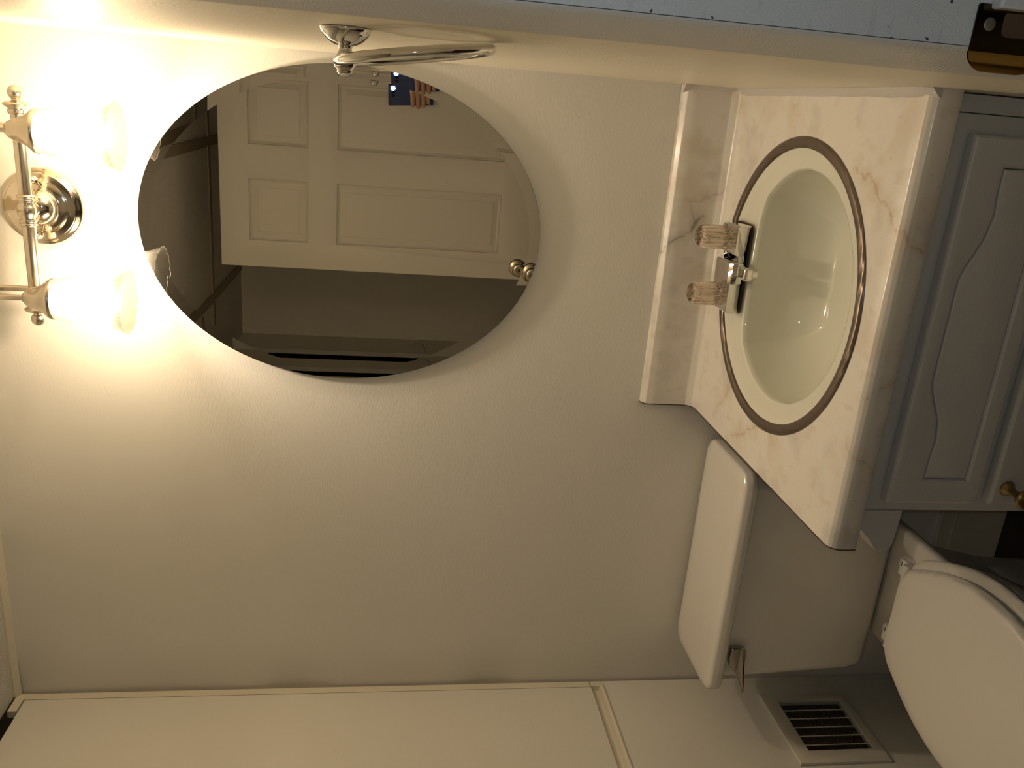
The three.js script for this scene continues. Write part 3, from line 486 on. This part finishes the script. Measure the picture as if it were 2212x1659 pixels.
// ---------------------------------------------------------------- toilet
{
  const cx = -0.857;
  const t = thing('toilet', 'cream white toilet with closed lid between the vanity and the left wall', 'toilet', [cx, 0, 0.35]);
  const R = (y, hx, z0, z1, r) => rrect(y, cx, (z0 + z1) / 2, hx, (z1 - z0) / 2, r);
  part(t, 'tank', loft([R(0.386, 0.185, 0.045, 0.165, 0.04), R(0.388, 0.198, 0.038, 0.176, 0.036), R(0.394, 0.208, 0.033, 0.184, 0.032), R(0.405, 0.214, 0.030, 0.188, 0.03), R(0.43, 0.2175, 0.029, 0.190, 0.028), R(0.60, 0.2225, 0.028, 0.194, 0.026), R(0.715, 0.2245, 0.028, 0.196, 0.026)], 1.2), M.porcelain);
  part(t, 'tank_lid', loft([R(0.7075, 0.234, 0.020, 0.208, 0.030), R(0.7085, 0.2405, 0.015, 0.2135, 0.033), R(0.712, 0.2440, 0.0125, 0.2165, 0.034), R(0.7235, 0.2448, 0.012, 0.2170, 0.034), R(0.7295, 0.2440, 0.0125, 0.2158, 0.034), R(0.734, 0.2415, 0.0145, 0.2125, 0.032), R(0.7368, 0.237, 0.0185, 0.2070, 0.030), R(0.7382, 0.229, 0.026, 0.198, 0.025), R(0.7388, 0.215, 0.040, 0.183, 0.02)], 1.2), M.porcelain, 'tank lid');
  // flush lever
  const lever = new THREE.Shape(); lever.moveTo(-0.999, 0.6995); lever.quadraticCurveTo(-0.993, 0.6985, -0.993, 0.684); lever.quadraticCurveTo(-0.993, 0.668, -0.999, 0.667); lever.lineTo(-1.030, 0.6655); lever.lineTo(-1.046, 0.665); lever.quadraticCurveTo(-1.066, 0.6655, -1.084, 0.6675); lever.quadraticCurveTo(-1.087, 0.6695, -1.083, 0.6715); lever.quadraticCurveTo(-1.062, 0.677, -1.046, 0.686); lever.lineTo(-1.040, 0.694); lever.quadraticCurveTo(-1.033, 0.699, -1.024, 0.6995); lever.closePath();
  const lg = extrude(lever, 0.0075, 0.0022, 3, 8); { const q = lg.attributes.position; for (let i = 0; i < q.count; i++) { const d = Math.max(0, -1.036 - q.getX(i)); q.setZ(i, q.getZ(i) + 0.2005 + d * 0.42); } }
  part(t, 'flush_lever', [uvm(toCreasedNormals(flip(flip(lg)), 0.45)), new THREE.CylinderGeometry(0.009, 0.010, 0.012, 24).rotateX(PI / 2).translate(-1.012, 0.683, 0.1975)], M.lever, 'chrome flush lever');
  // bowl: pedestal rising into the rim, with the flat deck that carries the tank
  const half = [[0, 0.277], [0.065, 0.278], [0.096, 0.294], [0.118, 0.330], [0.137, 0.368], [0.157, 0.425], [0.166, 0.490], [0.161, 0.555], [0.143, 0.612], [0.108, 0.660], [0.055, 0.690], [0, 0.699]];
  const full = [...half, ...half.slice(1, -1).reverse().map(([x, z]) => [-x, z])];
  const oc = new THREE.CatmullRomCurve3(full.map(([x, z]) => new THREE.Vector3(x, 0, z)), true, 'centripetal').getPoints(119).slice(0, 119);
  const egg = (y, off, sc = 1, dz = 0) => oc.map((p, i) => { const a = oc[(i + 118) % 119], b = oc[(i + 1) % 119]; const n = new THREE.Vector3(b.z - a.z, 0, -(b.x - a.x)).normalize(); return [cx - 0.005 + (p.x + n.x * off) * sc, y, 0.49 + ((p.z + n.z * off) - 0.49) * sc + dz]; });
  const dirOK = (() => { const e = egg(0, 0.01), f = egg(0, 0); return Math.abs(e[30][0] - cx) > Math.abs(f[30][0] - cx); })(), sg = dirOK ? 1 : -1;
  const E = (y, off, sc, dz) => egg(y, off * sg, sc, dz);
  const order = (rings) => rings; 
  const bowl = [E(0.0, -0.045, 0.86, -0.08), E(0.012, -0.04, 0.88, -0.08), E(0.10, -0.06, 0.86, -0.085), E(0.20, -0.045, 0.9, -0.06), E(0.29, -0.015, 0.96, -0.02), E(0.34, 0.004, 1.0, 0), E(0.372, 0.012, 1.0, 0), E(0.383, 0.010, 1.0, 0), E(0.386, 0.004, 1.0, 0)];
  const D = (y, hx, z0, z1, r) => rrect(y, cx, (z0 + z1) / 2, hx, (z1 - z0) / 2, r);
  const ped = loft(bowl, 1.2), deck = loft([D(0.0, 0.070, 0.20, 0.40, 0.03), D(0.18, 0.050, 0.14, 0.42, 0.04), D(0.28, 0.062, 0.11, 0.42, 0.04), D(0.325, 0.090, 0.07, 0.42, 0.04), D(0.352, 0.118, 0.040, 0.42, 0.035), D(0.366, 0.1255, 0.035, 0.42, 0.033), D(0.378, 0.126, 0.035, 0.42, 0.03), D(0.3845, 0.121, 0.04, 0.415, 0.026)], 1.2);
  part(t, 'bowl', [ped, deck], M.porcelain);
  part(t, 'seat', loft([E(0.388, 0.010), E(0.390, 0.0165), E(0.396, 0.0185), E(0.402, 0.0165), E(0.4055, 0.010), E(0.4065, -0.002)], 1.2), M.seat, 'toilet seat under the lid');
  part(t, 'lid', loft([E(0.411, -0.008), E(0.412, -0.001), E(0.416, 0.0025), E(0.421, 0.0025), E(0.4265, -0.001), E(0.4303, -0.008), E(0.4323, -0.010, 0.90), E(0.4334, -0.010, 0.72)], 1.2), M.seat, 'closed toilet lid');
  for (const s of [1, -1]) {
    const hx = cx - 0.004 + s * 0.074;
    const h = part(t, 'hinge', [rbox(hx - 0.016, hx + 0.016, 0.3845, 0.394, 0.228, 0.272, 0.003), new THREE.CylinderGeometry(0.019, 0.021, 0.010, 28, 1, false, 0, PI * 2).scale(1, 1, 1.1).translate(hx, 0.390, 0.243), new THREE.CylinderGeometry(0.0075, 0.0075, 0.034, 20).rotateZ(PI / 2).translate(hx, 0.408, 0.266), rbox(hx - 0.017, hx + 0.017, 0.395, 0.405, 0.236, 0.270, 0.003)], M.seat);
    part(h, 'cover_slot', box(hx + 0.004, hx + 0.013, 0.4048, 0.4056, 0.244, 0.2455), M.dark);
  }
}
// ---------------------------------------------------------------- vent in the left wall
{
  const x = XL, t = thing('vent_grille', 'cream square vent grille with six slots and a dirty filter low in the left wall', 'vent', [x, 0.335, 0.17]);
  const slots = Array.from({ length: 6 }, (_, i) => [0.0905 + i * 0.0262, 0.0905 + i * 0.0262 + 0.0185]);
  const s = shapeOf(rect(-0.275, -0.065, 0.335, 0.5365));
  s.holes.push(pathOf(rect(-slots[5][1], -slots[0][0], 0.356, 0.503)));
  const g = extrude(s, 0.004, 0.0018, 2).rotateY(PI / 2); g.translate(x + 0.0018, 0, 0);
  part(t, 'frame', uvm(toCreasedNormals(g, 0.5)), M.vent);
  for (let i = 0; i < 5; i++) {
    const z = (slots[i][1] + slots[i + 1][0]) / 2;
    const sl = new THREE.BoxGeometry(0.017, 0.149, 0.0022).rotateY(-0.78).translate(x - 0.002, 0.4295, z - 0.001);
    part(t, 'slat', uvm(sl), M.vent);
  }
  part(t, 'filter', box(x - 0.022, x - 0.0135, 0.350, 0.508, 0.081, 0.254), M.felt, 'dirty speckled filter');
}

// ---------------------------------------------------------------- the phone that takes the picture and the hand that holds it, seen in the mirror
{
  // the phone's own axes: back faces along the view
  const fwd = camBack.clone().negate(), down = camRight.clone(), side = camUp.clone();         // side points to the right of the upright picture
  const basis = new THREE.Matrix4().makeBasis(side, down.clone().negate(), camBack);          // local x right, y up, z toward the holder
  const put = (g) => g.applyMatrix4(basis).translate(CAM.x, CAM.y, CAM.z);
  const t = thing('phone', 'dark blue phone with its flash lit, held up and seen in the mirror', 'phone', [CAM.x - 0.01, CAM.y - 0.07, CAM.z + 0.01]);
  part(t, 'body', put(new RoundedBoxGeometry(0.074, 0.158, 0.0085, 5, 0.004).translate(-0.012, -0.062, 0.0105)), M.phone);
  part(t, 'lens', put(new THREE.CylinderGeometry(0.0055, 0.0055, 0.0012, 24).rotateX(PI / 2).translate(0, 0, 0.0058)), M.phoneGlass);
  part(t, 'lens', put(new THREE.CylinderGeometry(0.0055, 0.0055, 0.0012, 24).rotateX(PI / 2).translate(-0.014, 0, 0.0058)), M.phoneGlass);
  part(t, 'flash_lamp', put(new THREE.CylinderGeometry(0.0072, 0.0072, 0.001, 24).rotateX(PI / 2).translate(0.0125, 0.001, 0.0056)), M.flash, 'lit flash');
  const L = new THREE.SpotLight(FLASH_COLOR, FLASH_CD, 0, 1.15, 0.5, 2); L.name = 'flash_light';
  const at = new THREE.Vector3(0.0125, 0.001, 0.001).applyMatrix4(basis).add(CAM); L.position.copy(at); L.target.position.copy(at.clone().add(fwd)); L.castShadow = true; L.shadow.radius = 0.25; L.shadow.bias = -0.0005; scene.add(L, L.target);

  // hand: palm at the right edge of the phone, four fingers across its back, thumb on the screen side, forearm out through the doorway
  const P = (x, y, z) => new THREE.Vector3(x, y, z).applyMatrix4(basis).add(CAM);
  const bones = [];
  const chain = (pts) => { for (let i = 0; i + 1 < pts.length; i++) bones.push([P(...pts[i].slice(0, 3)), P(...pts[i + 1].slice(0, 3)), pts[i][3], pts[i + 1][3]]); };
  const zb = -0.0025;
  [[-0.068, 0.0088, -0.044], [-0.087, 0.0090, -0.050], [-0.106, 0.0087, -0.047], [-0.123, 0.0078, -0.036]].forEach(([y, r, tip], k) => chain([[0.052, y - 0.004 * k + 0.006, 0.014, r * 1.15], [0.036, y, 0.001 + zb, r], [0.004, y + 0.004, zb - 0.0015, r * 0.95], [tip, y + 0.002, zb, r * 0.82]]));
  chain([[0.058, -0.10, 0.024, 0.014], [0.046, -0.07, 0.032, 0.0115], [0.026, -0.045, 0.030, 0.0095], [0.008, -0.030, 0.0275, 0.0078]]);
  chain([[0.054, -0.073, 0.018, 0.013], [0.062, -0.118, 0.024, 0.014]]); chain([[0.056, -0.09, 0.020, 0.015], [0.094, -0.125, 0.036, 0.019]]); chain([[0.058, -0.118, 0.022, 0.014], [0.094, -0.125, 0.036, 0.019]]);
  const wrist = P(0.094, -0.125, 0.036), elbow = new THREE.Vector3(0.36, 1.10, 1.52);
  const mid = wrist.clone().lerp(elbow, 0.35); bones.push([wrist, mid, 0.021, 0.029], [mid, elbow, 0.029, 0.036]);
  const lo = new THREE.Vector3(-0.075, 1.04, 1.44), span = 0.48, res = 150;
  const mc = new MarchingCubes(res, new THREE.MeshBasicMaterial(), false, false, 400000); mc.isolation = 0;
  const v = new THREE.Vector3(), ab = new THREE.Vector3(), ap = new THREE.Vector3();
  const idxs = [];
  for (let z = 0; z < res; z++) for (let y = 0; y < res; y++) for (let x = 0; x < res; x++) {
    v.set(lo.x + (x / res) * span, lo.y + (y / res) * span, lo.z + (z / res) * span);
    let d = 1;
    for (const [a, b, ra, rb] of bones) {
      ab.subVectors(b, a); ap.subVectors(v, a); const h = clamp(ap.dot(ab) / ab.lengthSq()); const q = ap.addScaledVector(ab, -h).length() - lerp(ra, rb, h);
      const k = 0.004, m = Math.max(k - Math.abs(d - q), 0) / k; d = Math.min(d, q) - m * m * k / 4;
    }
    mc.field[z * res * res + y * res + x] = -d * 100;
  }
  mc.update();
  const n = mc.count, pa = mc.positionArray.slice(0, n * 3), na = mc.normalArray.slice(0, n * 3);
  const hg = new THREE.BufferGeometry(); for (let i = 0; i < n * 3; i++) pa[i] = [lo.x, lo.y, lo.z][i % 3] + (pa[i] + 1) / 2 * span;
  hg.setAttribute('position', new THREE.BufferAttribute(pa, 3)); hg.setAttribute('normal', new THREE.BufferAttribute(na, 3)); uvm(hg);
  const person = thing('person', 'hand and forearm of the photographer holding up the dark blue phone', 'person', [wrist.x, wrist.y, wrist.z]);
  part(person, 'hand_and_forearm', hg, M.skin);
  const sl = mid.clone().lerp(elbow, 0.3), axis = elbow.clone().sub(sl);
  const cuff = new THREE.CylinderGeometry(0.046, 0.040, axis.length() + 0.05, 32, 4).applyQuaternion(new THREE.Quaternion().setFromUnitVectors(new THREE.Vector3(0, 1, 0), axis.clone().normalize())).translate(...sl.clone().addScaledVector(axis, 0.6).toArray());
  part(person, 'sleeve', cuff, M.sleeve, 'dark sleeve');
}

renderer.render(scene, camera);
